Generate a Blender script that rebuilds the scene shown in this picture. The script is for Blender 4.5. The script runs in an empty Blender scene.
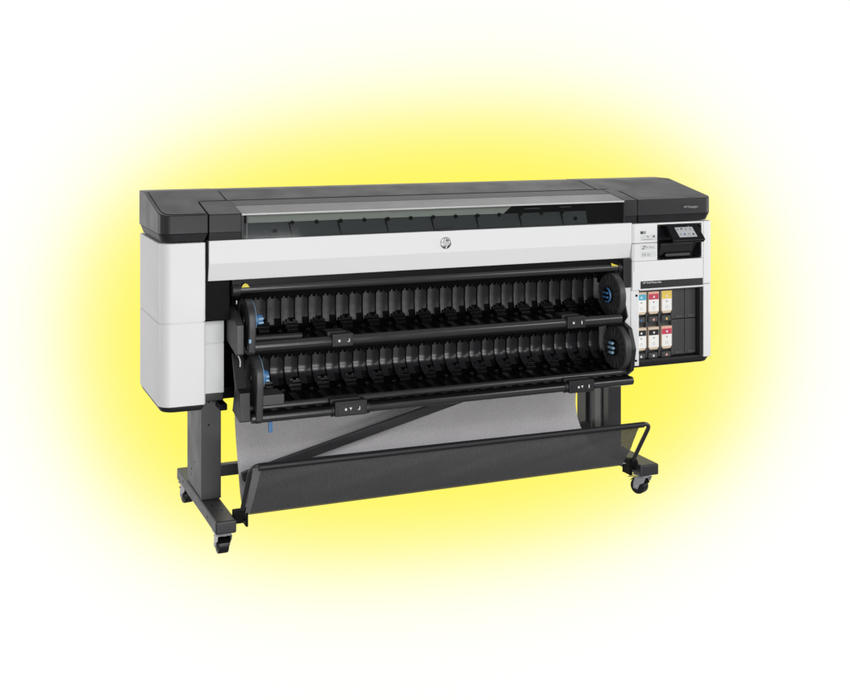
import bpy, bmesh, math, random
from mathutils import Vector, Matrix
random.seed(7)
C = bpy.context.scene.collection
R = math.radians

# ------------------------------------------------------------------ materials
MATS = {}
def mat(name, col, rough=0.5, metal=0.0, spec=0.5, grain=0.0, grain_scale=600.0, alpha=1.0, coat=0.0, mottle=0.0):
    m = bpy.data.materials.new(name); m.use_nodes = True
    nt = m.node_tree; b = nt.nodes['Principled BSDF']
    b.inputs['Base Color'].default_value = (*col, 1)
    b.inputs['Roughness'].default_value = rough
    b.inputs['Metallic'].default_value = metal
    b.inputs['Specular IOR Level'].default_value = spec
    b.inputs['Alpha'].default_value = alpha
    b.inputs['Coat Weight'].default_value = coat
    tc = nt.nodes.new('ShaderNodeTexCoord')
    if grain > 0:
        n = nt.nodes.new('ShaderNodeTexNoise'); n.inputs['Scale'].default_value = grain_scale
        n.inputs['Detail'].default_value = 3
        bp = nt.nodes.new('ShaderNodeBump'); bp.inputs['Strength'].default_value = grain
        bp.inputs['Distance'].default_value = 0.001
        nt.links.new(tc.outputs['Object'], n.inputs['Vector'])
        nt.links.new(n.outputs['Fac'], bp.inputs['Height'])
        nt.links.new(bp.outputs['Normal'], b.inputs['Normal'])
    if mottle > 0:
        n2 = nt.nodes.new('ShaderNodeTexNoise'); n2.inputs['Scale'].default_value = 9
        n2.inputs['Detail'].default_value = 5
        mr = nt.nodes.new('ShaderNodeMapRange')
        mr.inputs['From Min'].default_value = 0.3; mr.inputs['From Max'].default_value = 0.7
        mr.inputs['To Min'].default_value = max(0.02, rough - mottle); mr.inputs['To Max'].default_value = min(1, rough + mottle)
        nt.links.new(tc.outputs['Object'], n2.inputs['Vector'])
        nt.links.new(n2.outputs['Fac'], mr.inputs['Value'])
        nt.links.new(mr.outputs['Result'], b.inputs['Roughness'])
    MATS[name] = m
    return m

WHITE = mat('white_plastic', (0.80, 0.80, 0.805), 0.42, spec=0.4, grain=0.05, mottle=0.05)
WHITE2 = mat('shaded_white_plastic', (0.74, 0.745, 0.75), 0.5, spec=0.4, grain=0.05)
HOOD = mat('charcoal_plastic', (0.031, 0.031, 0.033), 0.34, spec=0.25, grain=0.12, grain_scale=900, mottle=0.05)
TRIM = mat('black_plastic', (0.016, 0.016, 0.018), 0.45, spec=0.45, grain=0.1, mottle=0.05)
DEEP = mat('deep_black_plastic', (0.003, 0.003, 0.0034), 0.6, spec=0.12)
GLOSSB = mat('gloss_black_plastic', (0.010, 0.010, 0.012), 0.16, spec=0.5, mottle=0.04)
STEEL = mat('charcoal_painted_steel', (0.030, 0.030, 0.033), 0.42, spec=0.62, grain=0.15, grain_scale=1200, mottle=0.05)
RAIL = mat('black_rail', (0.036, 0.036, 0.037), 0.2, spec=0.6, mottle=0.05)
FLAPM = mat('guide_plastic', (0.017, 0.017, 0.018), 0.36, spec=0.34, grain=0.08)
FLAPLOW = mat('glossy_guide_plastic', (0.016, 0.016, 0.018), 0.25, spec=0.5, grain=0.04)
LEDGE = mat('ledge_plastic', (0.006, 0.006, 0.007), 0.22, spec=0.35)
BLUE = mat('blue_plastic', (0.05, 0.16, 0.34), 0.4)
LBLUE = mat('light_blue_plastic', (0.26, 0.43, 0.58), 0.4)
CHROME = mat('zinc_plate', (0.60, 0.60, 0.62), 0.34, metal=0.55, mottle=0.08)
RUBBER = mat('caster_rubber', (0.012, 0.012, 0.013), 0.4, grain=0.1)
YELLOW = mat('yellow_sticker', (0.72, 0.60, 0.06), 0.5)
LOGO = mat('logo_chrome', (0.27, 0.27, 0.28), 0.3, metal=0.9)
LOGOW = mat('logo_white', (0.9, 0.9, 0.9), 0.3)
INKGREY = mat('printed_grey', (0.30, 0.30, 0.32), 0.6)
INKDARK = mat('printed_dark', (0.06, 0.06, 0.065), 0.6)
INKLIGHT = mat('printed_light', (0.75, 0.75, 0.75), 0.6)
STICK = mat('clear_sticker', (0.70, 0.705, 0.71), 0.35)
CARTON = mat('carton_tan', (0.66, 0.53, 0.40), 0.6, grain=0.1)
CARTPINK = mat('carton_pink', (0.80, 0.40, 0.33), 0.6)
LABEL = mat('label_white', (0.86, 0.855, 0.83), 0.55)
CYAN = mat('label_cyan', (0.09, 0.42, 0.58), 0.5)
MAG = mat('label_magenta', (0.55, 0.055, 0.10), 0.5)
YEL = mat('label_yellow', (0.80, 0.58, 0.11), 0.5)
BLK = mat('label_black', (0.013, 0.013, 0.014), 0.45)
SLOT = mat('slot_charcoal', (0.050, 0.051, 0.053), 0.5, grain=0.1)
SLOTTAG = mat('slot_tag', (0.07, 0.07, 0.073), 0.45)
INNERPAN = mat('carriage_panel', (0.034, 0.041, 0.044), 0.5)
STRIPG = mat('window_reflection_grey', (0.36, 0.385, 0.34), 0.5)  # grey-green of a reflection in the window, set as base colour

def glass_mat(name, tint, gloss_rough=0.06, mixf=None):
    m = bpy.data.materials.new(name); m.use_nodes = True; nt = m.node_tree
    nt.nodes.remove(nt.nodes['Principled BSDF'])
    out = nt.nodes['Material Output']
    tr = nt.nodes.new('ShaderNodeBsdfTransparent'); tr.inputs['Color'].default_value = (*tint, 1)
    gl = nt.nodes.new('ShaderNodeBsdfGlossy'); gl.inputs['Roughness'].default_value = gloss_rough
    fr = nt.nodes.new('ShaderNodeFresnel'); fr.inputs['IOR'].default_value = 1.45
    mx = nt.nodes.new('ShaderNodeMixShader')
    nt.links.new(fr.outputs['Fac'], mx.inputs['Fac'])
    nt.links.new(tr.outputs[0], mx.inputs[1]); nt.links.new(gl.outputs[0], mx.inputs[2])
    nt.links.new(mx.outputs[0], out.inputs['Surface'])
    return m
GLASS = glass_mat('smoked_window', (0.86, 0.87, 0.87))
LIDTOP = mat('smoked_lid', (0.042, 0.043, 0.045), 0.2, spec=0.5, coat=0.1, mottle=0.03)
LIDEDGE = mat('polished_lid_edge', (0.55, 0.55, 0.54), 0.25)

def screen_mat():
    m = bpy.data.materials.new('touch_screen'); m.use_nodes = True
    b = m.node_tree.nodes['Principled BSDF']
    b.inputs['Base Color'].default_value = (0.3, 0.31, 0.33, 1); b.inputs['Roughness'].default_value = 0.2
    b.inputs['Emission Color'].default_value = (0.62, 0.63, 0.65, 1)
    b.inputs['Emission Strength'].default_value = 0.34
    return m
SCREEN = screen_mat()

def mesh_fabric(name, col, alpha, weave, wscale=40):
    m = bpy.data.materials.new(name); m.use_nodes = True; nt = m.node_tree
    b = nt.nodes['Principled BSDF']; b.inputs['Roughness'].default_value = 0.7
    b.inputs['Specular IOR Level'].default_value = 0.3
    tc = nt.nodes.new('ShaderNodeTexCoord')
    n = nt.nodes.new('ShaderNodeTexNoise'); n.inputs['Scale'].default_value = 6; n.inputs['Detail'].default_value = 2
    n.inputs['Distortion'].default_value = 1.2
    w = nt.nodes.new('ShaderNodeTexWave'); w.wave_type = 'RINGS'; w.rings_direction = 'SPHERICAL'
    w.inputs['Scale'].default_value = wscale; w.inputs['Distortion'].default_value = 9; w.inputs['Detail'].default_value = 3
    w.inputs['Detail Scale'].default_value = 1.6
    f = nt.nodes.new('ShaderNodeTexNoise'); f.inputs['Scale'].default_value = 210; f.inputs['Detail'].default_value = 1
    for q in (n, w, f): nt.links.new(tc.outputs['Object'], q.inputs['Vector'])
    a1 = nt.nodes.new('ShaderNodeMath'); a1.operation = 'MULTIPLY'
    nt.links.new(n.outputs['Fac'], a1.inputs[0]); nt.links.new(w.outputs['Fac'], a1.inputs[1])
    a2 = nt.nodes.new('ShaderNodeMath'); a2.operation = 'MULTIPLY_ADD'
    nt.links.new(a1.outputs[0], a2.inputs[0]); a2.inputs[1].default_value = weave
    nt.links.new(f.outputs['Fac'], a2.inputs[2])
    mr = nt.nodes.new('ShaderNodeMapRange')
    mr.inputs['From Min'].default_value = 0.2; mr.inputs['From Max'].default_value = 0.9 + weave * 0.4
    mr.inputs['To Min'].default_value = 0.80; mr.inputs['To Max'].default_value = 1.22
    nt.links.new(a2.outputs[0], mr.inputs['Value'])
    mul = nt.nodes.new('ShaderNodeVectorMath'); mul.operation = 'SCALE'
    mul.inputs[0].default_value = col
    nt.links.new(mr.outputs['Result'], mul.inputs['Scale'])
    nt.links.new(mul.outputs['Vector'], b.inputs['Base Color'])
    b.inputs['Alpha'].default_value = alpha
    return m
MESHBACK = mesh_fabric('grey_mesh_cloth', (0.64, 0.625, 0.645), 0.94, 0.22, 60)
MESHFRONT = mesh_fabric('dark_mesh_cloth', (0.090, 0.090, 0.093), 0.76, 1.3, 26)
MESHEDGE = mesh_fabric('mesh_border_cloth', (0.20, 0.20, 0.205), 0.8, 0.1)

# ------------------------------------------------------------------ geometry helpers
def merge(bm, tb, M=None):
    if M is not None: bmesh.ops.transform(tb, matrix=M, verts=tb.verts)
    me = bpy.data.meshes.new('tmp'); tb.to_mesh(me); tb.free()
    bm.from_mesh(me); bpy.data.meshes.remove(me)

def bevel_all(tb, w, seg=2, ang=30):
    if w <= 0: return
    ed = [e for e in tb.edges if len(e.link_faces) == 2 and e.calc_face_angle(0) > R(ang)]
    bmesh.ops.bevel(tb, geom=ed, offset=w, segments=seg, profile=0.5, affect='EDGES', clamp_overlap=True)

def box(bm, x0, x1, y0, y1, z0, z1, bev=0.0, seg=2, M=None):
    tb = bmesh.new(); bmesh.ops.create_cube(tb, size=1)
    for v in tb.verts:
        v.co = Vector((x0 if v.co.x < 0 else x1, y0 if v.co.y < 0 else y1, z0 if v.co.z < 0 else z1))
    bevel_all(tb, bev, seg); merge(bm, tb, M)

def prism(bm, pts, axis, a0, a1, bev=0.0, seg=2, M=None, inset0=0.0):
    """pts: 2-D outline; axis 'x' -> (y,z), 'y' -> (x,z), 'z' -> (x,y)"""
    def p3(p, a):
        return {'x': (a, p[0], p[1]), 'y': (p[0], a, p[1]), 'z': (p[0], p[1], a)}[axis]
    tb = bmesh.new()
    cx = sum(p[0] for p in pts) / len(pts); cy = sum(p[1] for p in pts) / len(pts)
    def ins(p):
        if not inset0: return p
        return (p[0] + (cx - p[0]) / max(abs(cx - p[0]), 1e-6) * min(inset0, abs(cx - p[0])),
                p[1] + (cy - p[1]) / max(abs(cy - p[1]), 1e-6) * min(inset0, abs(cy - p[1])))
    A = [tb.verts.new(p3(ins(p), a0)) for p in pts]; B = [tb.verts.new(p3(p, a1)) for p in pts]
    tb.faces.new(A); tb.faces.new(B)
    n = len(pts)
    for i in range(n): tb.faces.new((A[i], A[(i + 1) % n], B[(i + 1) % n], B[i]))
    bmesh.ops.recalc_face_normals(tb, faces=tb.faces)
    bevel_all(tb, bev, seg); merge(bm, tb, M)

def fillet(corners):
    """corners: (a,b,radius) list -> outline with rounded corners"""
    out = []; n = len(corners)
    for i, (a, b, r) in enumerate(corners):
        P = Vector((a, b))
        if r <= 0: out.append((a, b)); continue
        p0 = Vector(corners[i - 1][:2]); p1 = Vector(corners[(i + 1) % n][:2])
        d0 = (p0 - P).normalized(); d1 = (p1 - P).normalized()
        ang = d0.angle(d1); t = r / math.tan(ang / 2)
        t = min(t, (p0 - P).length * 0.49, (p1 - P).length * 0.49); rr = t * math.tan(ang / 2)
        c = P + (d0 + d1).normalized() * (rr / math.sin(ang / 2))
        s = P + d0 * t; e = P + d1 * t
        a0 = math.atan2(s.y - c.y, s.x - c.x); a1 = math.atan2(e.y - c.y, e.x - c.x)
        da = (a1 - a0 + math.pi) % (2 * math.pi) - math.pi
        k = max(3, int(abs(da) / R(11)))
        for j in range(k + 1):
            q = a0 + da * j / k; out.append((c.x + rr * math.cos(q), c.y + rr * math.sin(q)))
    return out

def cyl(bm, p0, p1, r, n=24, bev=0.0, r2=None):
    p0 = Vector(p0); p1 = Vector(p1); d = p1 - p0
    tb = bmesh.new()
    bmesh.ops.create_cone(tb, cap_ends=True, segments=n, radius1=r, radius2=r if r2 is None else r2, depth=d.length)
    if bev: bevel_all(tb, bev, 2, 50)
    merge(bm, tb, Matrix.Translation((p0 + p1) / 2) @ d.to_track_quat('Z', 'Y').to_matrix().to_4x4())

def smooth_path(pts, r, k=6):
    out = [Vector(pts[0])]
    for i in range(1, len(pts) - 1):
        P = Vector(pts[i]); a = (Vector(pts[i - 1]) - P); b = (Vector(pts[i + 1]) - P)
        t = min(r, a.length * .45, b.length * .45); A = P + a.normalized() * t; B = P + b.normalized() * t
        for j in range(k + 1):
            s = j / k; out.append(A * (1 - s) ** 2 + P * 2 * s * (1 - s) + B * s * s)
    out.append(Vector(pts[-1])); return out

def tube(bm, pts, r, n=12, rx=None):
    pts = [Vector(p) for p in pts]; rings = []
    t = (pts[1] - pts[0]).normalized(); u = t.orthogonal().normalized()
    for i, p in enumerate(pts):
        if i == 0: tn = (pts[1] - p).normalized()
        elif i == len(pts) - 1: tn = (p - pts[i - 1]).normalized()
        else: tn = ((pts[i + 1] - p).normalized() + (p - pts[i - 1]).normalized()).normalized()
        q = t.rotation_difference(tn); u = (q @ u).normalized(); t = tn; v = t.cross(u)
        rings.append([bm.verts.new(p + r * (math.cos(2 * math.pi * k / n) * u + math.sin(2 * math.pi * k / n) * v)) for k in range(n)])
    for a, b in zip(rings, rings[1:]):
        for k in range(n): bm.faces.new((a[k], a[(k + 1) % n], b[(k + 1) % n], b[k]))
    bm.faces.new(rings[0][::-1]); bm.faces.new(rings[-1])

def link(name, bm, m, parent=None, ang=35):
    bmesh.ops.recalc_face_normals(bm, faces=bm.faces)
    me = bpy.data.meshes.new(name); bm.to_mesh(me); bm.free()
    me.materials.append(m)
    for p in me.polygons: p.use_smooth = True
    me.set_sharp_from_angle(angle=R(ang))
    o = bpy.data.objects.new(name, me); C.objects.link(o)
    wn = o.modifiers.new('weighted_normals', 'WEIGHTED_NORMAL'); wn.keep_sharp = True; wn.weight = 100
    if parent is not None: o.parent = parent
    return o

def copy_part(o, parent, loc=None):
    c = o.copy(); C.objects.link(c); c.parent = parent
    if loc is not None: c.location = loc
    return c

def B(): return bmesh.new()

def text_bm(bm, body, size, M, depth=0.0004, shear=0.0, bold=0.0):
    cu = bpy.data.curves.new('lettering', 'FONT'); cu.body = body; cu.size = size; cu.extrude = depth; cu.shear = shear
    cu.offset = bold; cu.resolution_u = 3
    o = bpy.data.objects.new('lettering', cu); C.objects.link(o)
    dg = bpy.context.evaluated_depsgraph_get(); dg.update()
    me = bpy.data.meshes.new_from_object(o.evaluated_get(dg))
    me.transform(M); bm.from_mesh(me)
    bpy.data.objects.remove(o); bpy.data.curves.remove(cu); bpy.data.meshes.remove(me)
def front(x, y, z):      # lettering that faces -Y, reads along +X
    return Matrix.Translation((x, y, z)) @ Matrix.Rotation(R(90), 4, 'X')

# ------------------------------------------------------------------ dimensions
W = 2.6; D = 0.48
ZBB, ZB, ZSEAM, ZT = 0.581, 0.6046, 0.9326, 1.2474
XB0, XB1 = 0.194, 2.1535            # the span between the cabinets
YBK = 0.50

P = bpy.data.objects.new('large_format_printer', None); C.objects.link(P)
P['label'] = 'wide white and charcoal large format roll printer on a wheeled dark steel stand'
P['category'] = 'printer'

# ------------------------------------------------------------------ left cabinet
def left_outline(i=0.0):
    return fillet([(0 + i, 0 + i, 0.05), (0.181 - i, 0 + i, 0.010), (0.181 - i, D - i, 0.0), (0 + i, D - i, 0.02)])
bm = B()
prism(bm, left_outline(), 'z', ZB, ZSEAM - 0.0015, 0.003)
prism(bm, left_outline(), 'z', ZSEAM + 0.0015, ZT, 0.004)
prism(bm, left_outline(0.004), 'z', ZSEAM - 0.006, ZSEAM + 0.006)
cab = link('side_cabinet', bm, WHITE, P)
bm = B(); prism(bm, left_outline(0.002), 'z', ZBB, ZB - 0.001, 0.006, inset0=0.010)
link('base_tray', bm, TRIM, cab)
# recessed inner panel with screws
bm = B()
box(bm, 0.1815, 0.278, 0.10, 0.42, 0.622, 0.825, 0.004)
box(bm, 0.1815, 0.278, 0.10, 0.42, 0.828, 0.960, 0.003)
box(bm, 0.182, 0.276, 0.104, 0.41, 0.815, 0.84)
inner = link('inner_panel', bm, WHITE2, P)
bm = B(); box(bm, 0.1815, 0.2765, 0.103, 0.42, 0.590, 0.6215, 0.004); link('base_tray', bm, TRIM, inner)
sb = B(); cyl(sb, (0.1895, 0.099, 0.868), (0.1895, 0.101, 0.868), 0.006, 16, 0.0006)
s0 = link('screw', sb, DEEP, inner); copy_part(s0, inner, (0, 0, -0.123))
# dark block above the inner panel
bm = B(); box(bm, 0.186, 0.290, 0.045, 0.40, 0.924, 1.090, 0.006); link('corner_block', bm, DEEP, P)
bm = B(); box(bm, 0.1822, 0.1928, 0.012, 0.40, 0.95, 1.255, 0.002); link('gap_liner', bm, DEEP, P)

# ------------------------------------------------------------------ charcoal hood ends
SL0, SLOPE, ZTOP = 1.357, 0.197, 1.4285
def slope_z(y): return SL0 + SLOPE * y
def cut_hood(outline, z0):
    tb = bmesh.new()
    A = [tb.verts.new((x, y, z0)) for x, y in outline]; T = [tb.verts.new((x, y, 1.6)) for x, y in outline]
    tb.faces.new(A); tb.faces.new(T)
    for i in range(len(A)): tb.faces.new((A[i], A[(i + 1) % len(A)], T[(i + 1) % len(A)], T[i]))
    bmesh.ops.recalc_face_normals(tb, faces=tb.faces)
    for co, no in (((0, 0, SL0), (0, -SLOPE, 1)), ((0, 0, ZTOP), (0, 0.0, 1))):
        g = bmesh.ops.bisect_plane(tb, geom=tb.verts[:] + tb.edges[:] + tb.faces[:], plane_co=co, plane_no=Vector(no).normalized(), clear_outer=True)
        ed = [e for e in g['geom_cut'] if isinstance(e, bmesh.types.BMEdge)]
        bmesh.ops.contextual_create(tb, geom=ed)
    bmesh.ops.recalc_face_normals(tb, faces=tb.faces)
    return tb
hl = fillet([(0.0, 0.0, 0.05), (0.190, 0.0, 0.004), (0.190, 0.190, 0.03), (0.205, 0.201, 0.01), (0.311, 0.201, 0.0), (0.311, YBK, 0.0), (0.0, YBK, 0.02)])
bm = B(); tb = cut_hood(hl, 1.283); bevel_all(tb, 0.006, 3, 25); merge(bm, tb)
hood = link('end_cover', bm, HOOD, P)
lip = fillet([(0.001, 0.001, 0.05), (0.189, 0.001, 0.004), (0.189, 0.47, 0.0), (0.001, 0.47, 0.02)])
bm = B(); prism(bm, lip, 'z', 1.2535, 1.2825, 0.0, inset0=0.010); link('shaded_lip', bm, TRIM, hood)  # blacker plastic stands in for shade on the down-facing lip
bm = B()
gp = [(0.016, 0.40, ZTOP), (0.016, 0.352, ZTOP - .001), (0.016, 0.08, slope_z(0.08) + .0002), (0.020, 0.045, slope_z(.045) + .0002), (0.034, 0.022, slope_z(.022) + .0002), (0.06, 0.014, slope_z(.014) + .0002), (0.186, 0.014, slope_z(.014) + .0002)]
tube(bm, [Vector(g) for g in gp[1:]], 0.0016, 8); link('cover_groove', bm, DEEP, hood)

hr = fillet([(2.186, 0.0, 0.004), (W, 0.0, 0.045), (W, YBK, 0.02), (2.085, YBK, 0.0), (2.085, 0.201, 0.0), (2.155, 0.201, 0.05), (2.186, 0.150, 0.05)])
bm = B(); tb = cut_hood(hr, 1.283); bevel_all(tb, 0.006, 3, 25); merge(bm, tb)
hoodr = link('end_cover', bm, HOOD, P)
lip = fillet([(2.187, 0.001, 0.004), (W - .001, 0.001, 0.045), (W - .001, 0.47, 0.02), (2.187, 0.47, 0.0)])
bm = B(); prism(bm, lip, 'z', 1.2535, 1.2825, 0.0, inset0=0.010); link('shaded_lip', bm, TRIM, hoodr)  # same underside shade set by the darker material
bm = B()
prism(bm, fillet([(2.424, 1.304, .004), (2.520, 1.304, .004), (2.520, 1.3305, .004), (2.424, 1.3305, .004)]), 'y', -0.0012, 0.004, 0.0006)
badge = link('badge', bm, mat('badge_plate', (0.027, 0.027, 0.029), 0.35, spec=.25), hoodr)
bm = B(); text_bm(bm, 'HP DesignJet', 0.0145, front(2.436, -0.0016, 1.3125)); link('lettering', bm, mat('badge_lettering', (.42, .42, .43), .5), badge)

# ------------------------------------------------------------------ lid, rear cover and window
bm = B()
prism(bm, [(0.203, 1.30), (0.203, slope_z(.203)), (0.3615, ZTOP - .001), (YBK, ZTOP - .001), (YBK, 1.30)], 'x', 0.3135, 2.0825, 0.004, 2)
link('rear_cover', bm, HOOD, P)
def lid_block(x0, x1):
    prism(bm, [(0.0, 1.283), (0.0, SL0 - .002), (0.004, slope_z(.004)), (0.197, slope_z(.197)), (0.197, 1.283)], 'x', x0, x1, 0.0035, 2)
bm = B(); lid_block(0.1945, 0.326); lid_block(2.1135, 2.1815)
box(bm, 0.3262, 2.1133, 0.122, 0.197, 1.30, 1.31)
lid = link('lid', bm, HOOD, P)
bm = B()
prism(bm, [(0.0085, 1.2535), (0.001, 1.2825), (0.12, 1.2825), (0.12, 1.2535)], 'x', 0.1950, 0.3255, 0.0015)
link('shaded_lip', bm, TRIM, lid); bm = B()
prism(bm, [(0.0085, 1.2535), (0.001, 1.2825), (0.12, 1.2825), (0.12, 1.2535)], 'x', 2.114, 2.181, 0.0015)
link('shaded_lip', bm, TRIM, lid)  # lid lips carry the underside shade in their colour too
bm = B(); prism(bm, [(0.121, slope_z(.121) - .014), (0.121, slope_z(.121) - .001), (0.1965, slope_z(.1965) - .001), (0.1965, slope_z(.1965) - .014)], 'x', 0.3265, 2.113, 0.002)
link('lid_strip', bm, mat('lid_strip_plastic', (0.050, 0.050, 0.053), 0.35, spec=0.3), lid)
bm = B(); prism(bm, [(0.004, slope_z(.004) - .008), (0.004, slope_z(.004) - .001), (0.1195, slope_z(.1195) - .001), (0.1195, slope_z(.1195) - .008)], 'x', 0.3265, 2.113, 0.0015)
link('top_window', bm, LIDTOP, lid)
bm = B(); box(bm, 0.3268, 2.1128, -0.0005, 0.0036, 1.3495, 1.357, 0.0012); link('window_edge', bm, LIDEDGE, lid)
bm = B(); box(bm, 0.336, 2.110, 0.002, 0.005, 1.2545, 1.3493); link('front_window', bm, GLASS, lid)
bm = B(); box(bm, 0.3262, 0.3355, 0.0012, 0.05, 1.2545, 1.3490, 0.001); link('window_frame', bm, TRIM, lid)
bm = B(); box(bm, 2.1102, 2.1132, 0.0012, 0.05, 1.2545, 1.3490, 0.001); link('window_frame', bm, TRIM, lid)
bm = B(); box(bm, 0.3475, 0.3488, 0.0005, 0.0019, 1.256, 1.349); link('window_seam', bm, INKGREY, lid)
# inside behind the window
bm = B(); prism(bm, [(0.020, 1.2535), (0.034, 1.3135), (0.040, 1.3135), (0.040, 1.2535)], 'x', 0.336, 1.93, 0.001)
inside = link('carriage_panel', bm, INNERPAN, P)
bm = B(); prism(bm, [(0.36, 1.3145), (1.512, 1.3145), (1.556, 1.3488), (0.36, 1.3488)], 'y', 0.034, 0.038); link('reflection_strip', bm, STRIPG, inside)  # slant-ended pale strip stands in for a reflection in the window
bm = B(); box(bm, 0.336, 2.1125, 0.060, 0.070, 1.2535, 1.3490); box(bm, 1.93, 2.1125, 0.040, 0.059, 1.2535, 1.3485, 0.004); link('carriage_wall', bm, DEEP, P)
bm = B(); box(bm, 1.62, 1.70, 0.042, 0.056, 1.329, 1.334, 0.001); link('carriage_slot', bm, SLOTTAG, inside); bm = B(); box(bm, 1.80, 1.86, 0.042, 0.056, 1.331, 1.337, 0.001); link('carriage_slot', bm, SLOTTAG, inside)
pb = B(); cyl(pb, (0, 0.027, 0), (0, 0.036, 0), 0.0085, 14, .001)
peg = None
for k in range(13):
    x = 0.545 + k * 0.105; z = 1.3105
    if peg is None: peg = link('peg', pb, DEEP, inside); peg.location = (x, 0, z)
    else: copy_part(peg, inside, (x, 0, z))
for x, z in ((0.47, 1.279), (1.87, 1.281)): copy_part(peg, inside, (x, -.008, z))
for k in range(7):
    bm = B(); x = 0.54 + k * 0.211
    prism(bm, [(x, 1.254), (x + .0025, 1.254), (x - .0085, 1.3125), (x - .011, 1.3125)], 'y', 0.0185, 0.0335)
    link('panel_joint', bm, DEEP, inside)

# ------------------------------------------------------------------ white front beam with the emblem
bm = B()
prism(bm, [(0.0, 1.2525), (0.0, 1.161), (0.022, 1.0895), (0.07, 1.0895), (0.07, 1.2525)], 'x', XB0, XB1, 0.0025, 3)
beam = link('front_beam', bm, WHITE, P, ang=16)
bm = B(); box(bm, 1.185, 1.262, -0.0035, 0.012, 1.2530, 1.2600, 0.002); link('finger_tab', bm, TRIM, beam)
bm = B(); tb = bmesh.new(); rs = [(.0252, .0015), (.0252, -.0006)] + [(.0250 * math.cos(a), -.0006 - .0045 * math.sin(a)) for a in [R(8 + 82 * i / 9) for i in range(9)]]
rings = [[tb.verts.new((1.220 + r_ * math.cos(k * math.pi / 24), y_, 1.2005 + r_ * math.sin(k * math.pi / 24))) for k in range(48)] for r_, y_ in rs]
for A_, B_ in zip(rings, rings[1:]):
    for k in range(48): tb.faces.new((A_[k], A_[(k + 1) % 48], B_[(k + 1) % 48], B_[k]))
tb.faces.new(rings[-1]); tb.faces.new(rings[0]); bmesh.ops.recalc_face_normals(tb, faces=tb.faces); merge(bm, tb)
emb = link('emblem', bm, LOGO, beam)
bm = B()
def stroke(p0, p1, w):
    (a, b), (c, d) = p0, p1
    prism(bm, [(a - w / 2, b), (a + w / 2, b), (c + w / 2, d), (c - w / 2, d)], 'y', -0.0074, -0.0030)
cx, cz = 1.220, 1.2005
sl = 0.31
def sp(u, v): return (cx + u + sl * v, cz + v)
stroke(sp(-.0105, -.0095), sp(-.0105, .0225), .0042)           # h stem
stroke(sp(-.0025, -.0095), sp(-.0025, .0055), .0042)           # h leg
prism(bm, [sp(-.0105, .0045), sp(-.0018, .0045), sp(-.0012, .0085), sp(-.0105, .0085)], 'y', -0.0074, -0.0030)
stroke(sp(.0050, -.0225), sp(.0050, .0085), .0042)             # p stem
stroke(sp(.0128, -.0085), sp(.0128, .0050), .0042)             # p bowl
prism(bm, [sp(.0050, .0048), sp(.0138, .0048), sp(.0128, .0085), sp(.0050, .0085)], 'y', -0.0074, -0.0030)
prism(bm, [sp(.0050, -.0095), sp(.0128, -.0095), sp(.0138, -.0055), sp(.0050, -.0055)], 'y', -0.0074, -0.0030)
link('lettering', bm, LOGOW, emb)

# ------------------------------------------------------------------ right (ink) cabinet
XR0 = 2.1555
bm = B()
ri = fillet([(XR0, 0.0, .008), (2.547, 0.0, .002), (2.547, 0.06, 0), (2.547, D, 0), (XR0, D, 0)])
# upper face in two panels round the control recess
box(bm, XR0, 2.291, 0.0, D, 1.1575, ZT, 0.003)            # upper left
box(bm, XR0, 2.291, 0.0, D, 1.0745, 1.1555, 0.003)        # lower left
box(bm, 2.2912, 2.536, 0.0, D, 1.2395, ZT, 0.002)         # above the recess
box(bm, 2.5362, 2.5455, 0.0, D, 1.0745, ZT, 0.002)        # right of the recess
box(bm, XR0, 2.5455, 0.0, D, 0.9405, 1.0740, 0.003)       # below the recess
prism(bm, fillet([(XR0, 0.012, 0), (2.192, 0.0, .003), (2.192, 0.10, 0), (XR0, .10, 0)]), 'z', ZB - 0.012, 0.9400, 0.003)   # left flange
rc = fillet([(2.5480, 0.0005, .003), (W, 0.0005, .045), (W, D, .02), (2.5480, D, 0)])
prism(bm, rc, 'z', ZB + .002, 0.9505, 0.004)
prism(bm, rc, 'z', 0.9525, ZT, 0.003)
box(bm, 2.16, 2.546, 0.16, D, 0.61, 0.94)
ink = link('ink_cabinet', bm, WHITE, P)
tr = fillet([(XR0 + .002, 0.004, .01), (W, 0.002, .05), (W, D, .02), (XR0 + .002, D, 0)])
bm = B(); prism(bm, tr, 'z', 0.5815, ZB - .001 + .002, 0.006, inset0=0.010); box(bm, 2.193, 2.5475, 0.008, 0.09, 0.600, 0.6155, 0.002)
link('base_tray', bm, TRIM, ink)
sb = B(); cyl(sb, (2.180, 0.0022, 0.9165), (2.180, 0.006, 0.9165), 0.0055, 16, .0006)
s1 = link('screw', sb, DEEP, ink); copy_part(s1, ink, (-.002, .0005, -0.300))
# seam line at the left edge of the upper face
bm = B(); box(bm, 2.1630, 2.1645, -0.0006, 0.002, 1.03, 1.247); link('panel_seam', bm, INKGREY, ink)
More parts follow.
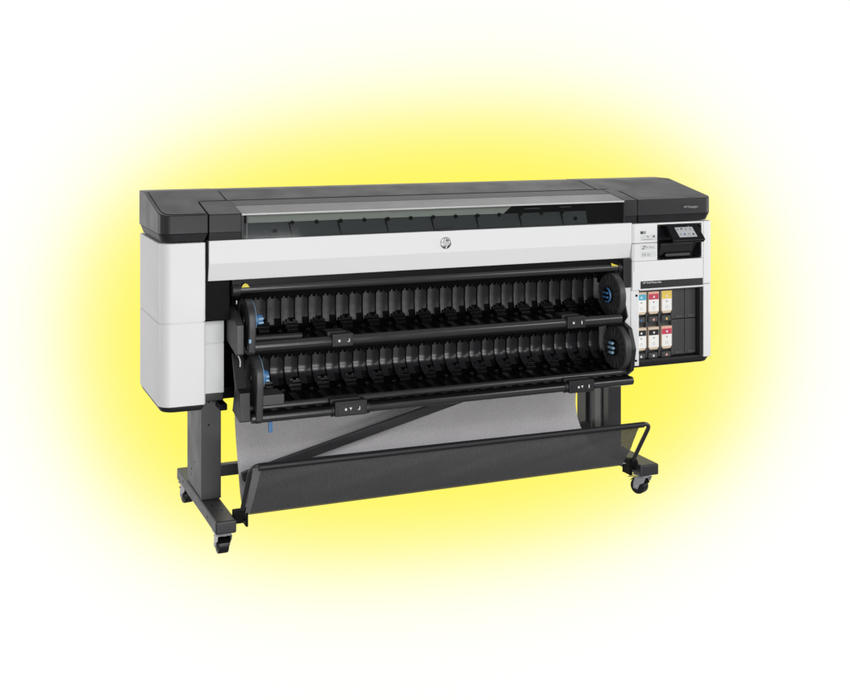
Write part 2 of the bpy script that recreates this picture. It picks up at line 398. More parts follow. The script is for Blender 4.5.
# stickers and printing
bm = B(); box(bm, 2.198, 2.228, -0.0008, 0.001, 1.199, 1.2125); link('status_mark', bm, INKGREY, ink)
bm = B(); box(bm, 2.1985, 2.211, -0.0014, -0.0009, 1.1995, 1.212); link('status_symbol', bm, INKDARK, ink)
bm = B(); box(bm, 2.200, 2.286, -0.0006, 0.001, 1.168, 1.194); box(bm, 2.200, 2.282, -0.0006, 0.001, 1.124, 1.149); box(bm, 2.200, 2.282, -0.0006, 0.001, 1.090, 1.118)
link('sticker', bm, STICK, ink)
bm = B()
prism(bm, [(2.232, 1.191), (2.236, 1.191), (2.243, 1.183), (2.239, 1.183)], 'y', -.0010, -.0007)
box(bm, 2.266, 2.275, -.0010, -.0007, 1.182, 1.191); box(bm, 2.209, 2.266, -.0010, -.0007, 1.1725, 1.1740)
text_bm(bm, 'Z', 0.022, front(2.206, -.0009, 1.129), .0002, shear=.4, bold=.0004)
link('printing', bm, INKDARK, ink)
bm = B()
text_bm(bm, '9+ Pro', 0.0165, front(2.225, -.0009, 1.1305), .0002)
text_bm(bm, '64-in', 0.022, front(2.207, -.0009, 1.097), .0002)
link('printing', bm, INKGREY, ink)
# dark name strip
bm = B()
prism(bm, fillet([(2.199, .9465, 0), (2.5425, .9465, 0), (2.5425, .9800, .004), (2.199, .9815, .004)]), 'y', -.0015, .002, .0006)
strip = link('name_strip', bm, mat('name_strip_plastic', (0.030, 0.030, 0.032), 0.22, spec=0.7, mottle=0.03), ink)
bm = B(); text_bm(bm, 'HP Vivid Photo Inks', 0.0125, front(2.210, -.0019, .9695)); link('lettering', bm, INKLIGHT, strip)
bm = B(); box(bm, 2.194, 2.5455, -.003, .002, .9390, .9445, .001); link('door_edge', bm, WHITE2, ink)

# control recess, handle and touch screen
bm = B()
x0, x1, z0, z1 = 2.2935, 2.5335, 1.0765, 1.2375
outer = fillet([(x0, z0, .012), (x1, z0, .012), (x1, z1, .012), (x0, z1, .012)])
tb = bmesh.new()
innr = [(x0 + .012 + (p[0] - x0) * (x1 - x0 - .030) / (x1 - x0), z0 + .020 + (p[1] - z0) * (z1 - z0 - .03) / (z1 - z0)) for p in outer]
Aa = [tb.verts.new((a, -.0012, b)) for a, b in outer]; Bb = [tb.verts.new((a, .050, b)) for a, b in innr]
Cc = [tb.verts.new((a + (0.004 if a < 2.4 else -0.004), -.0012, b + (.003 if b < 1.15 else -.003))) for a, b in outer]
Dd = [tb.verts.new((a, .012, b)) for a, b in outer]
n = len(Aa)
for i in range(n):
    j = (i + 1) % n
    tb.faces.new((Aa[i], Aa[j], Cc[j], Cc[i])); tb.faces.new((Cc[i], Cc[j], Bb[j], Bb[i])); tb.faces.new((Aa[j], Aa[i], Dd[i], Dd[j]))
tb.faces.new(Bb); merge(bm, tb)
panel = link('control_recess', bm, GLOSSB, P)
bm = B(); box(bm, 2.300, 2.500, -.0010, .048, 1.150, 1.1545, .001); link('recess_ledge', bm, DEEP, panel)
bm = B(); prism(bm, [(0.004, 1.150), (0.004, 1.138), (0.018, 1.094), (0.040, 1.090), (0.049, 1.15)], 'x', 2.312, 2.490, .002); prism(bm, [(0.002, 1.150), (0.047, 1.15), (0.047, 1.09)], 'x', 2.4915, 2.512, .001)
link('recess_slope', bm, mat('recess_plastic', (0.024, 0.024, 0.026), 0.3), panel)
bm = B(); prism(bm, fillet([(2.332, 1.086, .006), (2.482, 1.086, .006), (2.482, 1.106, .006), (2.332, 1.106, .006)]), 'y', -.001, .02, .001); link('handle_slot', bm, DEEP, panel)
bm = B(); prism(bm, fillet([(2.332, 1.090, .004), (2.467, 1.090, .004), (2.467, 1.103, .004), (2.332, 1.103, .004)]), 'y', -.006, .004, .002, 3); link('handle', bm, mat('handle_plastic', (0.05, 0.05, 0.053), 0.3), panel)
# screen: local frame, X right, Y up along the face, Z out of the face
top = Vector((0, 0.006, 1.2425)); bot = Vector((0, -0.072, 1.1690))
ev = (top - bot); hh = ev.length; ev.normalize(); ex = Vector((1, 0, 0)); ez = ex.cross(ev)
SM = Matrix(((ex.x, ev.x, ez.x, 2.338), (ex.y, ev.y, ez.y, bot.y), (ex.z, ev.z, ez.z, bot.z), (0, 0, 0, 1)))
bm = B(); w = 0.171
prism(bm, fillet([(0, 0, .006), (w, 0, .006), (w, hh, .014), (0, hh, .006)]), 'z', -.018, 0.0, .003, 3, SM)
scr = link('screen_housing', bm, GLOSSB, P)
bm = B(); prism(bm, fillet([(.037, .020, .001), (.134, .020, .001), (.134, .080, .001), (.037, .080, .001)]), 'z', -.002, .0006, 0, 1, SM)
disp = link('display', bm, SCREEN, scr)
icons = [(0.048, .068, INKGREY), (.0695, .070, INKDARK), (.093, .068, INKGREY), (.117, .067, INKGREY), (.050, .038, INKGREY), (.073, .038, BLUE), (.097, .038, INKGREY), (.120, .036, INKDARK)]
for (u, v, m) in icons:
    bm = B(); s = .0048
    prism(bm, fillet([(u - s, v - s, .002), (u + s, v - s, .002), (u + s, v + s, .002), (u - s, v + s, .002)]), 'z', .0006, .0012, 0, 1, SM)
    link('icon', bm, m, scr)
bm = B(); box(bm, .050, .130, .0285, .0294, .0006, .0011, M=SM); box(bm, .050, .125, .0575, .0584, .0006, .0011, M=SM); link('caption_line', bm, INKGREY, scr)
bm = B(); box(bm, .115, .1165, .083, .087, -.001, .0006, M=SM); link('indicator', bm, INKLIGHT, scr)

# ------------------------------------------------------------------ ink bay and cartridges
bm = B()
box(bm, 2.1925, 2.5475, 0.055, 0.10, 0.616, 0.938)
box(bm, 2.1925, 2.5475, 0.010, 0.055, 0.933, 0.9385)
bay = link('ink_bay', bm, SLOT, P)
cols = [2.2195, 2.288, 2.3595]
bm = B()
for xa, xb in ((2.3955, 2.4655), (2.4678, 2.527)):
    for za, zb in ((0.789, 0.932), (0.622, 0.786)):
        box(bm, xa, xb, 0.036, 0.056, za, zb, .003)
cover = link('blank_cover', bm, SLOT, bay)
bm = B()
for (xa, za) in ((2.411, .793), (2.482, .793), (2.411, .625), (2.482, .625)): box(bm, xa, xa + .040, .033, .037, za, za + .013, .0012)
link('slot_tag', bm, SLOTTAG, bay)
bm = B(); box(bm, 2.5285, 2.5472, 0.004, 0.056, 0.617, 0.936, .001); link('bay_shadow_band', bm, TRIM, bay)  # dark strip put in for the shadow band at the bay's right edge
bm = B()
for xa, xb in ((2.2497, 2.2578), (2.3180, 2.3297), (2.3897, 2.3945)): box(bm, xa, xb, .034, .056, .62, .932, .002)
link('bay_divider', bm, SLOT, bay)
tagmats = [[BLUE, CARTPINK, YEL], [SLOTTAG, INKGREY, CARTPINK]]
for r_, zt in enumerate((0.795, 0.627)):
    for c_, x in enumerate(cols):
        bm = B(); box(bm, x - .025, x + .025, .030, .056, zt - .012, zt + .014, .003); t = link('slot_front', bm, SLOT, bay)
        bm = B(); box(bm, x - .017, x + .017, .0275, .031, zt - .007, zt + .006, .001); link('slot_tag', bm, SLOTTAG, t)
        bm = B(); box(bm, x - .004, x + .005, .0262, .0277, zt - .005, zt + .005, .0008)
        link('colour_dot', bm, [[BLUE, MATS['carton_pink'], YEL], [INKLIGHT, INKLIGHT, MATS['carton_pink']]][r_][c_], t)

cart_kinds = [
    [('cyan', CYAN), ('magenta', MAG), ('yellow', YEL)],
    [('black', BLK), ('black', BLK), ('red', MAG)]]
cart_labels = [
    ['ink cartridge with a cyan band, top row beside the white flange',
     'ink cartridge with a crimson band, middle of the top row in the printer bay',
     'ink cartridge with a yellow band, at the right of the top row'],
    ['ink cartridge with a black band, bottom row beside the white flange under the cyan one',
     'ink cartridge with a black band, middle of the bottom row under the crimson one',
     'ink cartridge with a crimson band, bottom row under the yellow one']]
def cartridge(x, zc, band, label, pinktop, seed):
    h = 0.105; w = 0.058; y = 0.026
    t = bpy.data.objects.new('ink_cartridge', None); C.objects.link(t)
    t.location = (x, y, zc - h / 2); t['label'] = label; t['category'] = 'ink cartridge'; t['group'] = 'ink cartridges in the printer bay'
    bm = B()
    prism(bm, fillet([(-w / 2 + .009, 0, .002), (w / 2 - .009, 0, .002), (w / 2, .013, .002), (w / 2, h, .003), (-w / 2, h, .003), (-w / 2, .013, .002)]), 'y', 0, 0.029, .0015)
    link('carton', bm, CARTON, t)
    bm = B(); box(bm, -w / 2 + .003, w / 2 - .003, -.0008, .002, .0115, h - .038); lab = link('label_panel', bm, LABEL, t)
    bm = B(); prism(bm, [(-.006, .058), (.006, .058), (.001, .050), (-.001, .050)], 'y', -.0012, -.0007); tube(bm, [Vector((.0065 * math.cos(a), -.001, .028 + .0065 * math.sin(a))) for a in [i * math.pi / 8 for i in range(17)]], .0006, 6)
    link('printing', bm, INKGREY, lab)
    bm = B(); box(bm, -w / 2 + .0015, w / 2 - .003, -.0014, .002, h - .0375, h - .012); bd = link('colour_band', bm, band, t)
    bm = B(); box(bm, -.004, .005, -.0018, -.0012, h - .030, h - .021); link('printing', bm, INKLIGHT, bd)
    bm = B(); box(bm, -w / 2 + .002, w / 2 - .003, -.0010, .002, h - .0118, h - .002); link('top_strip', bm, pinktop, t)
for r_, zc in enumerate((0.8745, 0.7085)):
    for c_, x in enumerate(cols):
        cartridge(x, zc, cart_kinds[r_][c_][1], cart_labels[r_][c_], CARTPINK if (r_, c_) in ((0, 1), (1, 2)) else (YEL if (r_, c_) == (0, 2) else CARTON), r_ * 3 + c_)

# inner side plate right of the roll bay, dark upright above it
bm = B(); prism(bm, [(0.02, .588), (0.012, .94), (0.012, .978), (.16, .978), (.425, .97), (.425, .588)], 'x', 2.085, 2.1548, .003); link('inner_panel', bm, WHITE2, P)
bm = B(); box(bm, 2.112, 2.1535, 0.006, 0.20, 0.955, 1.0885, 0.003); box(bm, 2.085, 2.112, 0.03, 0.2, 0.955, 1.0885, 0.003); link('corner_block', bm, TRIM, P)

# ------------------------------------------------------------------ chassis behind the rolls
bm = B()
box(bm, 0.20, 2.15, 0.43, 0.47, 0.60, 1.34)
box(bm, 0.28, 2.15, 0.06, 0.40, 1.10, 1.25)
box(bm, 0.262, 2.085, 0.20, 0.41, 0.572, 0.62, .004)
chassis = link('chassis', bm, DEEP, P)
# top roller bar with stickers
bm = B(); prism(bm, fillet([(0.028, 1.032, .012), (0.080, 1.030, .010), (0.090, 1.092, .006), (0.026, 1.092, .004)]), 'x', 0.294, 2.112, 0.0)
top_bar = link('top_roller_bar', bm, mat('roller_bar', (0.006, 0.006, 0.007), 0.35, spec=0.15), P)
bm = B(); cyl(bm, (0.305, 0.030, 1.048), (2.108, 0.030, 1.048), 0.016, 24, .001); link('roller', bm, RAIL, top_bar)
bm = B(); cyl(bm, (0.292, 0.030, 1.046), (0.326, 0.030, 1.046), 0.024, 24, .003); cyl(bm, (2.090, 0.030, 1.046), (2.111, 0.030, 1.046), 0.022, 24, .003); link('roller_cap', bm, TRIM, top_bar)
bm = B(); prism(bm, [(0.330, 1.058), (0.362, 1.058), (0.354, 1.070), (0.344, 1.075), (0.334, 1.068)], 'y', 0.0135, 0.0165); link('yellow_sticker', bm, YELLOW, top_bar); bm = B()
prism(bm, [(2.050, 1.072), (2.092, 1.056), (2.054, 1.058)], 'y', 0.0125, 0.0155); link('yellow_sticker', bm, YELLOW, top_bar)

# ------------------------------------------------------------------ the two roll drawers
PITCH = 0.0612
def flap_mesh(depth_curve):
    """one guide flap: a curved plate with notched top and a tongue below its left half"""
    bm = bmesh.new()
    w = PITCH * 0.885; nx, nz = 8, 14; H = 0.118
    def pt(u, v):           # u 0..1 across, v 0..1 down
        x = (u - .5) * w
        y = 0.010 * v - 0.012 * (1 - ((u - .5) * 2) ** 2) * .35 - depth_curve * max(0, v - .45) ** 2
        return Vector((x, y, -v * H))
    tb = bmesh.new(); g = [[tb.verts.new(pt(i / nx, j / nz)) for i in range(nx + 1)] for j in range(nz + 1)]
    for j in range(nz):
        for i in range(nx):
            # notches along the top edge, rounded right corner, missing lower right half
            if j == 0 and i in (0, 2, 3, 5, 6, 7): continue
            if j == 1 and i in (7,): continue
            if j >= nz - 3 and i >= 4: continue
            tb.faces.new((g[j][i], g[j][i + 1], g[j + 1][i + 1], g[j + 1][i]))
    bmesh.ops.delete(tb, geom=[v for v in tb.verts if not v.link_faces], context='VERTS')
    r = bmesh.ops.extrude_face_region(tb, geom=tb.faces[:])
    bmesh.ops.translate(tb, vec=(0, .006, 0), verts=[v for v in r['geom'] if isinstance(v, bmesh.types.BMVert)])
    bmesh.ops.recalc_face_normals(tb, faces=tb.faces)
    merge(bm, tb); return bm
def ledge_bm():
    bm = bmesh.new()
    box(bm, -.031, .031, -.020, .030, 0.000, .012, .0015)
    box(bm, -.027, .027, -.036, .010, -.014, -.001, .0015)
    box(bm, -.023, .023, -.050, .000, -.028, -.015, .0015)
    box(bm, -.020, -.006, -.026, .0, .012, .020, .001); box(bm, .008, .020, -.026, .0, .012, .020, .001)
    return bm
def clip_bm():
    bm = bmesh.new()
    cyl(bm, (-.008, -.012, 0), (.008, -.012, 0), .006, 12, .001); box(bm, -.003, .003, -.022, .004, -.010, .008, .001)
    return bm
def hub_face(bm, x, y, z, r, side):
    pass
def drawer(zd, y0, flapmat, low):
    """zd: height offset of the drawer (flap top), y0: forward shift"""
    bm = B()
    yb = 0.20 + y0
    # back panel behind flaps, sloped floor with plank joints, underside
    box(bm, 0.335, 2.075, yb + .012, yb + .03, zd - .15, zd + .05)
    prism(bm, [(yb + .02, zd - .128), (yb - .075, zd - .150), (y0 - .065, zd - .168), (y0 - .065, zd - .182), (yb + .02, zd - .178)], 'x', 0.335, 2.075, .002)
    o = link('roll_drawer', bm, mat('drawer_plastic_low' if low else 'drawer_plastic', (0.003, 0.003, 0.0033), 0.65, spec=0.08), P)
    bm = B()
    for k in range(28):
        x = 0.36 + k * PITCH
        prism(bm, [(yb - .07, zd - .1465), (y0 - .05, zd - .1655), (y0 - .05, zd - .164), (yb - .07, zd - .145)], 'x', x, x + .028, .0005)
    link('floor_rib', bm, LEDGE, o)
    f = link('guide_flap', flap_mesh(0.16 if low else 0.05), flapmat, o)
    f.location = (0.36 + PITCH * .5, yb, zd)
    for k in range(1, 28):
        c = copy_part(f, o, (0.36 + PITCH * (k + .5), yb + random.uniform(-.0008, .0008), zd))
        c.rotation_euler = (random.uniform(-.012, .012), 0, random.uniform(-.012, .012))
    lg = link('paper_ledge', ledge_bm(), LEDGE, o); lg.location = (0.36 + PITCH * 1.62, yb - .004, zd - .117)
    for k in range(3, 28, 2): copy_part(lg, o, (0.36 + PITCH * (k + .62), yb - .004, zd - .117))
    cb = link('paper_clip', clip_bm(), LEDGE, o); cb.location = (0.36 + PITCH * .62, yb - .055, zd - .135)
    for k in range(2, 28, 2): copy_part(cb, o, (0.36 + PITCH * (k + .62), yb - .055 + random.uniform(-.004, .004), zd - .135))
    return o

# upper
dr = drawer(0.984, 0.0, FLAPM, False)
bm = B(); cyl(bm, (0.330, -.058, .830), (2.055, -.058, .830), .0205, 28, .002)
link('front_bar', bm, RAIL, dr)
HANDLE = mat('handle_shell', (0.026, 0.026, 0.028), 0.4, spec=0.25, grain=.1)
def handle(x0, x1, y, z0, z1, o, marks):
    bm = B(); box(bm, x0, x1, y, y + .06, z0, z1, .004); box(bm, x0 - .012, x1 - .02, y + .03, y + .10, z1 - .012, z1 + .006, .004)
    h = link('drawer_handle', bm, HANDLE, o)
    bm = B(); box(bm, x0 + .012, x1 - .010, y - .0012, y + .002, z0 + .008, z1 - .014, .0008); link('handle_plate', bm, TRIM, h)
    bm = B()
    zc = (z0 + z1) / 2 - .002; wd = x1 - x0
    for m in marks:
        x = x0 + wd * m[0]
        if m[1] == 'sq': box(bm, x - .004, x + .004, y - .0020, y - .0010, zc - .0045, zc + .0045)
        elif m[1] == 'tri': prism(bm, [(x - .006, zc + .006), (x + .006, zc + .006), (x + .002, zc), (x + .001, zc - .006), (x - .002, zc)], 'y', y - .0020, y - .0010)
        elif m[1] == 'bar': box(bm, x - .0022, x + .0022, y - .0020, y - .0010, zc - .007, zc + .007)
        elif m[1] == 'hook':
            box(bm, x, x + .003, y - .0020, y - .0010, zc - .006, zc + .007); box(bm, x - .006, x - .0005, y - .0020, y - .0010, zc - .006, zc - .003)
    link('handle_mark', bm, INKLIGHT, h)
handle(0.680, 0.770, -.088, .810, .862, dr, [(.32, 'sq'), (.78, 'hook')])
handle(1.768, 1.858, -.088, .808, .860, dr, [(.32, 'sq'), (.78, 'bar')])

# lower
dl = drawer(0.746, -0.05, FLAPLOW, True)
bm = B(); cyl(bm, (0.338, -.062, .588), (2.085, -.062, .588), .0145, 24, .002); link('rear_bar', bm, RAIL, dl)
bm = B(); cyl(bm, (0.338, -.100, .556), (2.090, -.100, .556), .019, 28, .003); link('front_bar', bm, RAIL, dl)
handle(0.678, 0.815, -.128, .535, .595, dl, [(.33, 'sq'), (.48, 'tri'), (.75, 'hook')])
handle(1.755, 1.878, -.128, .532, .586, dl, [(.36, 'sq'), (.50, 'tri'), (.78, 'bar')])
for xa, xb, r_ in ((0.668, 0.678, .024), (0.815, 0.832, .024), (1.738, 1.755, .024), (1.878, 1.890, .022)):
    bm = B(); cyl(bm, (xa, -.100, .556), (xb, -.100, .556), r_, 24, .002); link('bar_collar', bm, TRIM, dl)
bm = B(); box(bm, 0.360, 0.478, -.088, .02, .598, .640, .004); link('drawer_shelf', bm, SLOT, dl)
bm = B(); tube(bm, [Vector((0.335, -.05, .862)), Vector((0.56, -.05, .860))], .013, 16); link('drawer_shelf', bm, TRIM, dr)

# hubs: left arch plates (seen from behind/side) and right discs with blue cores
def arch(y, zc, zb, r):
    pts = [(y + r * math.cos(a), zc + r * math.sin(a)) for a in [i * math.pi / 20 for i in range(21)]]
    pts = [(y + r * .86, zb + .01), (y + r, zc - .03)] + pts + [(y - r, zc - .03), (y - r * .86, zb + .01), (y - r * .7, zb), (y + r * .7, zb)]
    return pts
def left_hub(o, x, y, zc, zb, r, cone):
    bm = B(); prism(bm, arch(y, zc, zb, r), 'x', x - .030, x, .006, 3)
    pl = link('hub_plate', bm, STEEL, o)
    bm = B(); cyl(bm, (x - .0315, y, zc), (x - .029, y, zc), r * .62, 36, .001); cyl(bm, (x - .036, y, zc), (x - .029, y, zc), r * .22, 24, .002); link('hub_disc', bm, TRIM, pl)
    bm = B()
    tube(bm, [Vector((x + .0005, y + r * 0.985 * math.cos(a), zc + r * 0.985 * math.sin(a))) for a in [R(62) + R(100) * i / 24 + R(30) for i in range(25)]], .0009, 6)
    link('hub_rim', bm, LBLUE, pl)
    bm = B()
    if cone:
        cyl(bm, (x - .001, y - .02, zc + .005), (x + .036, y - .02, zc + .005), .040, 28, .003, r2=.018)
    else:
        cyl(bm, (x - .001, y - .02, zc + .002), (x + .040, y - .02, zc + .002), .0205, 24, .004)
    core = link('hub_core', bm, BLUE, pl)
    bm = B()
    for q in (-.5, 0.25):
        box(bm, x + .020, x + (.034 if cone else .0412), y - .0415 if not cone else y - .046, y - .030, zc + q * .022, zc + q * .022 + .007, .001)
    link('hub_fin', bm, LBLUE, core)
    # mounting bracket left of the plate
left_hub(dr, 0.362, -0.010, 0.930, 0.800, 0.085, False)
left_hub(dl, 0.382, -0.045, 0.706, 0.536, 0.090, True)
bm = B(); box(bm, 0.332, 0.342, -.095, -.083, .852, .868, .002); link('latch_mark', bm, LBLUE, dr)
# left brackets
bm = B(); prism(bm, [(.0, .960), (.10, .970), (.10, .835), (-.06, .800), (-.072, .805), (-.072, .922)], 'x', 0.288, 0.318, .004); link('drawer_end', bm, STEEL, dr)
bm = B(); prism(bm, [(.02, .795), (.03, .795), (-.02, .665), (.02, .565), (-.10, .545), (-.112, .55), (-.104, .660), (-.06, .668)], 'x', 0.292, 0.334, .003); link('drawer_end', bm, TRIM, dl)
bm = B(); box(bm, .262, .292, .10, .19, .548, .575, .004); link('drawer_pin', bm, DEEP, dl)
bm = B()
tube(bm, smooth_path([(0.31, .02, .800), (0.318, -.01, .770), (0.312, -.03, .750)], .02), .0028, 8); link('cable', bm, MATS['label_white'], dl)
bm = B(); box(bm, 0.318, 0.322, 0.06, 0.065, 0.985, 1.0, .001); link('latch_mark', bm, MATS['label_white'], dr)
# blue lever below the lower bar
bm = B(); box(bm, 0.412, 0.428, -.095, -.085, .492, .540, .002); link('release_lever', bm, BLUE, dl)

def right_hub(o, x, y, zc, r, style):
    bm = B(); cyl(bm, (x, y, zc), (x + .030, y, zc), r, 56, .005)
    ds = link('hub_plate', bm, mat('hub_plastic', (0.05, 0.05, 0.052), 0.38, grain=.1, mottle=.08), o)
    bm = B()
    for k in range(16):      # radial ribs on the face
        a = k * 2 * math.pi / 16
        M = Matrix.Translation((x - .0012, y, zc)) @ Matrix.Rotation(a, 4, 'X')
        box(bm, -.0015, .002, r * .48, r * .9, -.0022, .0022, .0006, 1, M)
    tube(bm, [Vector((x - .0005, y + r * .93 * math.cos(a), zc + r * .93 * math.sin(a))) for a in [i * math.pi / 24 for i in range(49)]], .0024, 6)
    link('hub_rib', bm, STEEL, ds)
    bm = B(); cyl(bm, (x - .012, y, zc), (x + .002, y, zc), .036, 32, .003); core = link('hub_core', bm, DEEP, ds)
    bm = B()
    if style:
        tube(bm, [Vector((x - .013, y + .031 * math.cos(a), zc + .031 * math.sin(a))) for a in [R(95) + R(190) * i / 24 for i in range(25)]], .0048, 8)
        for q in (.010, -.010): box(bm, x - .022, x - .010, y - .016, y + .026, zc + q - .0045, zc + q + .0045, .002)
        link('hub_fin', bm, BLUE, core)
    else:
        for q, hw in ((.021, .015), (0, .022), (-.021, .015)): box(bm, x - .024, x - .010, y - hw, y + hw, zc + q - .006, zc + q + .006, .003)
        link('hub_fin', bm, LBLUE, core)
right_hub(dr, 2.046, 0.022, 0.926, 0.100, True)
right_hub(dl, 2.046, -0.022, 0.694, 0.102, False)
bm = B(); prism(bm, [(.10, .80), (.10, .59), (-.06, .57), (-.105, .60), (-.125, .70), (-.09, .79), (.0, .82)], 'x', 2.0765, 2.0995, .006, 2); link('drawer_end', bm, TRIM, dl)
bm = B(); prism(bm, [(.15, 1.04), (.15, .82), (-.05, .81), (-.08, .84), (-.03, .97), (.02, 1.03)], 'x', 2.0765, 2.084, .002, 2); link('drawer_end', bm, TRIM, dr)

# ------------------------------------------------------------------ stand
def foot(x0, x1):
    bm = B(); box(bm, x0, x1, -.05, .737, .0975, .1484, .007, 3)
    f = link('stand_foot', bm, STEEL, P)
    bm = B()
    for y in (.10, .60):
        cyl(bm, (x0 - .0006, y, .124), (x0 + .001, y, .124), .005, 12)
    cyl(bm, ((x0 + x1) / 2 - .01, .16, .1482), ((x0 + x1) / 2 - .01, .16, .1492), .004, 12); cyl(bm, ((x0 + x1) / 2 + .015, .09, .1482), ((x0 + x1) / 2 + .015, .09, .1492), .004, 12)
    link('bolt_hole', bm, DEEP, f)
    return f
foot(.2095, .2937); foot(2.1680, 2.2656)
bm = B(); box(bm, .2145, .2975, .237, .262, .149, .600, .003); box(bm, .2165, .2955, .2625, .537, .149, .600, .003)
p1 = link('stand_post', bm, STEEL, P)
bm = B()
for z in (.46, .555): cyl(bm, (.245, .2362, z), (.245, .238, z), .004, 12)
for y, z in ((.45, .20), (.45, .222), (.38, .27)): cyl(bm, (.2160, y, z), (.2175, y, z), .0045, 12)
link('bolt_hole', bm, DEEP, p1)
bm = B()
box(bm, 2.1715, 2.243, .237, .285, .149, .600, .003); box(bm, 2.1780, 2.235, .2855, .295, .149, .600)
box(bm, 2.1705, 2.240, .2955, .350, .149, .600, .003); box(bm, 2.185, 2.235, .3505, .450, .149, .600); box(bm, 2.1715, 2.243, .4505, .537, .149, .600, .003)
p2 = link('stand_post', bm, STEEL, P)
bm = B(); prism(bm, [(.300, .27), (.300, .583), (.352, .583), (.352, .16), (.33, .16)], 'x', 2.1655, 2.1702, .0008); link('post_plate', bm, mat('grey_bracket', (.15, .15, .155), .4), p2)
bm = B()
for y, z in ((.31, .555), (.322, .562), (.345, .555)): cyl(bm, (2.1650, y, z), (2.1660, y, z), .004, 10)
link('bolt_hole', bm, DEEP, p2)
bm = B(); cyl(bm, (2.222, .2360, .556), (2.222, .2375, .556), .003, 10); link('bolt_head', bm, INKLIGHT, p2)
bm = B(); box(bm, .2980, 2.1705, .40, .44, .188, .238, .004); link('cross_beam', bm, STEEL, P)
bm = B()
a = Vector((.345, .065, .280)); b = Vector((1.415, .165, .497)); d = (b - a).normalized(); up = Vector((0, 0, 1)); s_ = d.cross(up).normalized(); u_ = s_.cross(d)
M = Matrix(((d.x, s_.x, u_.x, a.x), (d.y, s_.y, u_.y, a.y), (d.z, s_.z, u_.z, a.z), (0, 0, 0, 1)))
box(bm, 0, (b - a).length, -.012, .012, -.019, .019, .003, 2, M); link('diagonal_brace', bm, STEEL, P)

def caster(x, y, yaw):
    c = bpy.data.objects.new('caster', None)
    M = Matrix.Translation((x, y, 0)) @ Matrix.Rotation(yaw, 4, 'Z')
    bm = B()
    box(bm, -.040, .040, -.034, .034, .0925, .0972, .001, 1, M)
    tb = bmesh.new(); bmesh.ops.create_cone(tb, cap_ends=True, segments=24, radius1=.024, radius2=.028, depth=.012); merge(bm, tb, M @ Matrix.Translation((0, 0, .0865)))
    for s in (-1, 1):       # fork cheeks (local x is the axle)
        tb = bmesh.new()
        pts = [(-.028, .083), (.026, .083), (.036, .050), (.036, .028), (.014, .026), (.002, .050), (-.018, .060)]
        A = [tb.verts.new((s * .0270, p[0], p[1])) for p in pts]; Q = [tb.verts.new((s * .0300, p[0], p[1])) for p in pts]
        tb.faces.new(A); tb.faces.new(Q)
        for i in range(len(pts)): tb.faces.new((A[i], A[(i + 1) % len(pts)], Q[(i + 1) % len(pts)], Q[i]))
        bmesh.ops.recalc_face_normals(tb, faces=tb.faces); merge(bm, tb, M)
    box(bm, -.030, .030, -.020, .020, .080, .0835, .001, 1, M)
    cyl(bm, M @ Vector((-.033, .022, .037)), M @ Vector((.033, .022, .037)), .006, 14, .001)
    fork = link('caster', bm, CHROME, P)
    bm = B(); cyl(bm, M @ Vector((-.022, .022, .037)), M @ Vector((.022, .022, .037)), .037, 48, .006)
    cyl(bm, M @ Vector((-.0245, .022, .037)), M @ Vector((.0245, .022, .037)), .024, 32, .002); link('wheel', bm, RUBBER, fork)
    bm = B(); tb = bmesh.new()
    for i in range(13):     # dark mudguard over the wheels
        a = R(20) + R(130) * i / 12
        for xx in (-.0262, .0262): tb.verts.new((xx, .022 - .041 * math.cos(a), .037 + .041 * math.sin(a)))
    tb.verts.ensure_lookup_table()
    for i in range(12): tb.faces.new((tb.verts[2 * i], tb.verts[2 * i + 1], tb.verts[2 * i + 3], tb.verts[2 * i + 2]))
    bmesh.ops.solidify(tb, geom=tb.faces[:], thickness=.002); merge(bm, tb, M); link('wheel_guard', bm, DEEP, fork)
    bm = B(); box(bm, -.014, .014, -.010, .062, .0, .003, .001, 1, M @ Matrix.Translation((0, .018, .078)) @ Matrix.Rotation(R(-12), 4, 'X')); link('brake_lever', bm, CHROME, fork)
caster(.2515, .000, R(0)); caster(.2515, .672, R(8)); caster(2.2150, .000, R(24)); caster(2.2150, .672, R(30))

# ------------------------------------------------------------------ catch basket
XL, XRr = .333, 2.156
bm = B()
tube(bm, smooth_path([(XL - .004, .012, .150), (XL, -.125, .377), (XRr, -.150, .369), (XRr + .002, .012, .145)], .045, 8), .0095, 14)
fr = link('basket_frame', bm, STEEL, P)
for x, s in ((XL - .006, 1), (XRr + .004, -1)):
    bm = B()
    cyl(bm, (x - .022, .012, .142), (x + .022, .012, .142), .022, 20, .002)
    xa, xb = ((.2945, x + .004) if s > 0 else (x - .004, 2.1672))
    box(bm, xa, xb, -.012, .036, .118, .166, .004)
    box(bm, x + s * .014, x + s * .024, -.010, .05, .100, .168, .003)
    link('frame_clamp', bm, DEEP, fr)
def sheet(name, prof, xfun, m, parent, thick=.0012, nx=40, wob=.003):
    bm = B(); tb = bmesh.new(); g = []
    for j, (y, z) in enumerate(prof):
        xa, xb = xfun(j / (len(prof) - 1)); row = []
        for i in range(nx + 1):
            t = i / nx; env = math.sin(math.pi * j / (len(prof) - 1))
            dy = wob * env * (math.sin(t * 17 + j * .5) + .6 * math.sin(t * 41 + j))
            sag = -.010 * env * math.sin(math.pi * t)
            row.append(tb.verts.new((xa + (xb - xa) * t, y + dy, z + sag * .4)))
        g.append(row)
    for a_, b_ in zip(g, g[1:]):
        for i in range(nx): tb.faces.new((a_[i], a_[i + 1], b_[i + 1], b_[i]))
    r = bmesh.ops.extrude_face_region(tb, geom=tb.faces[:])
    bmesh.ops.translate(tb, vec=(0, thick, 0), verts=[v for v in r['geom'] if isinstance(v, bmesh.types.BMVert)])
    merge(bm, tb); return link(name, bm, m, parent, 60)
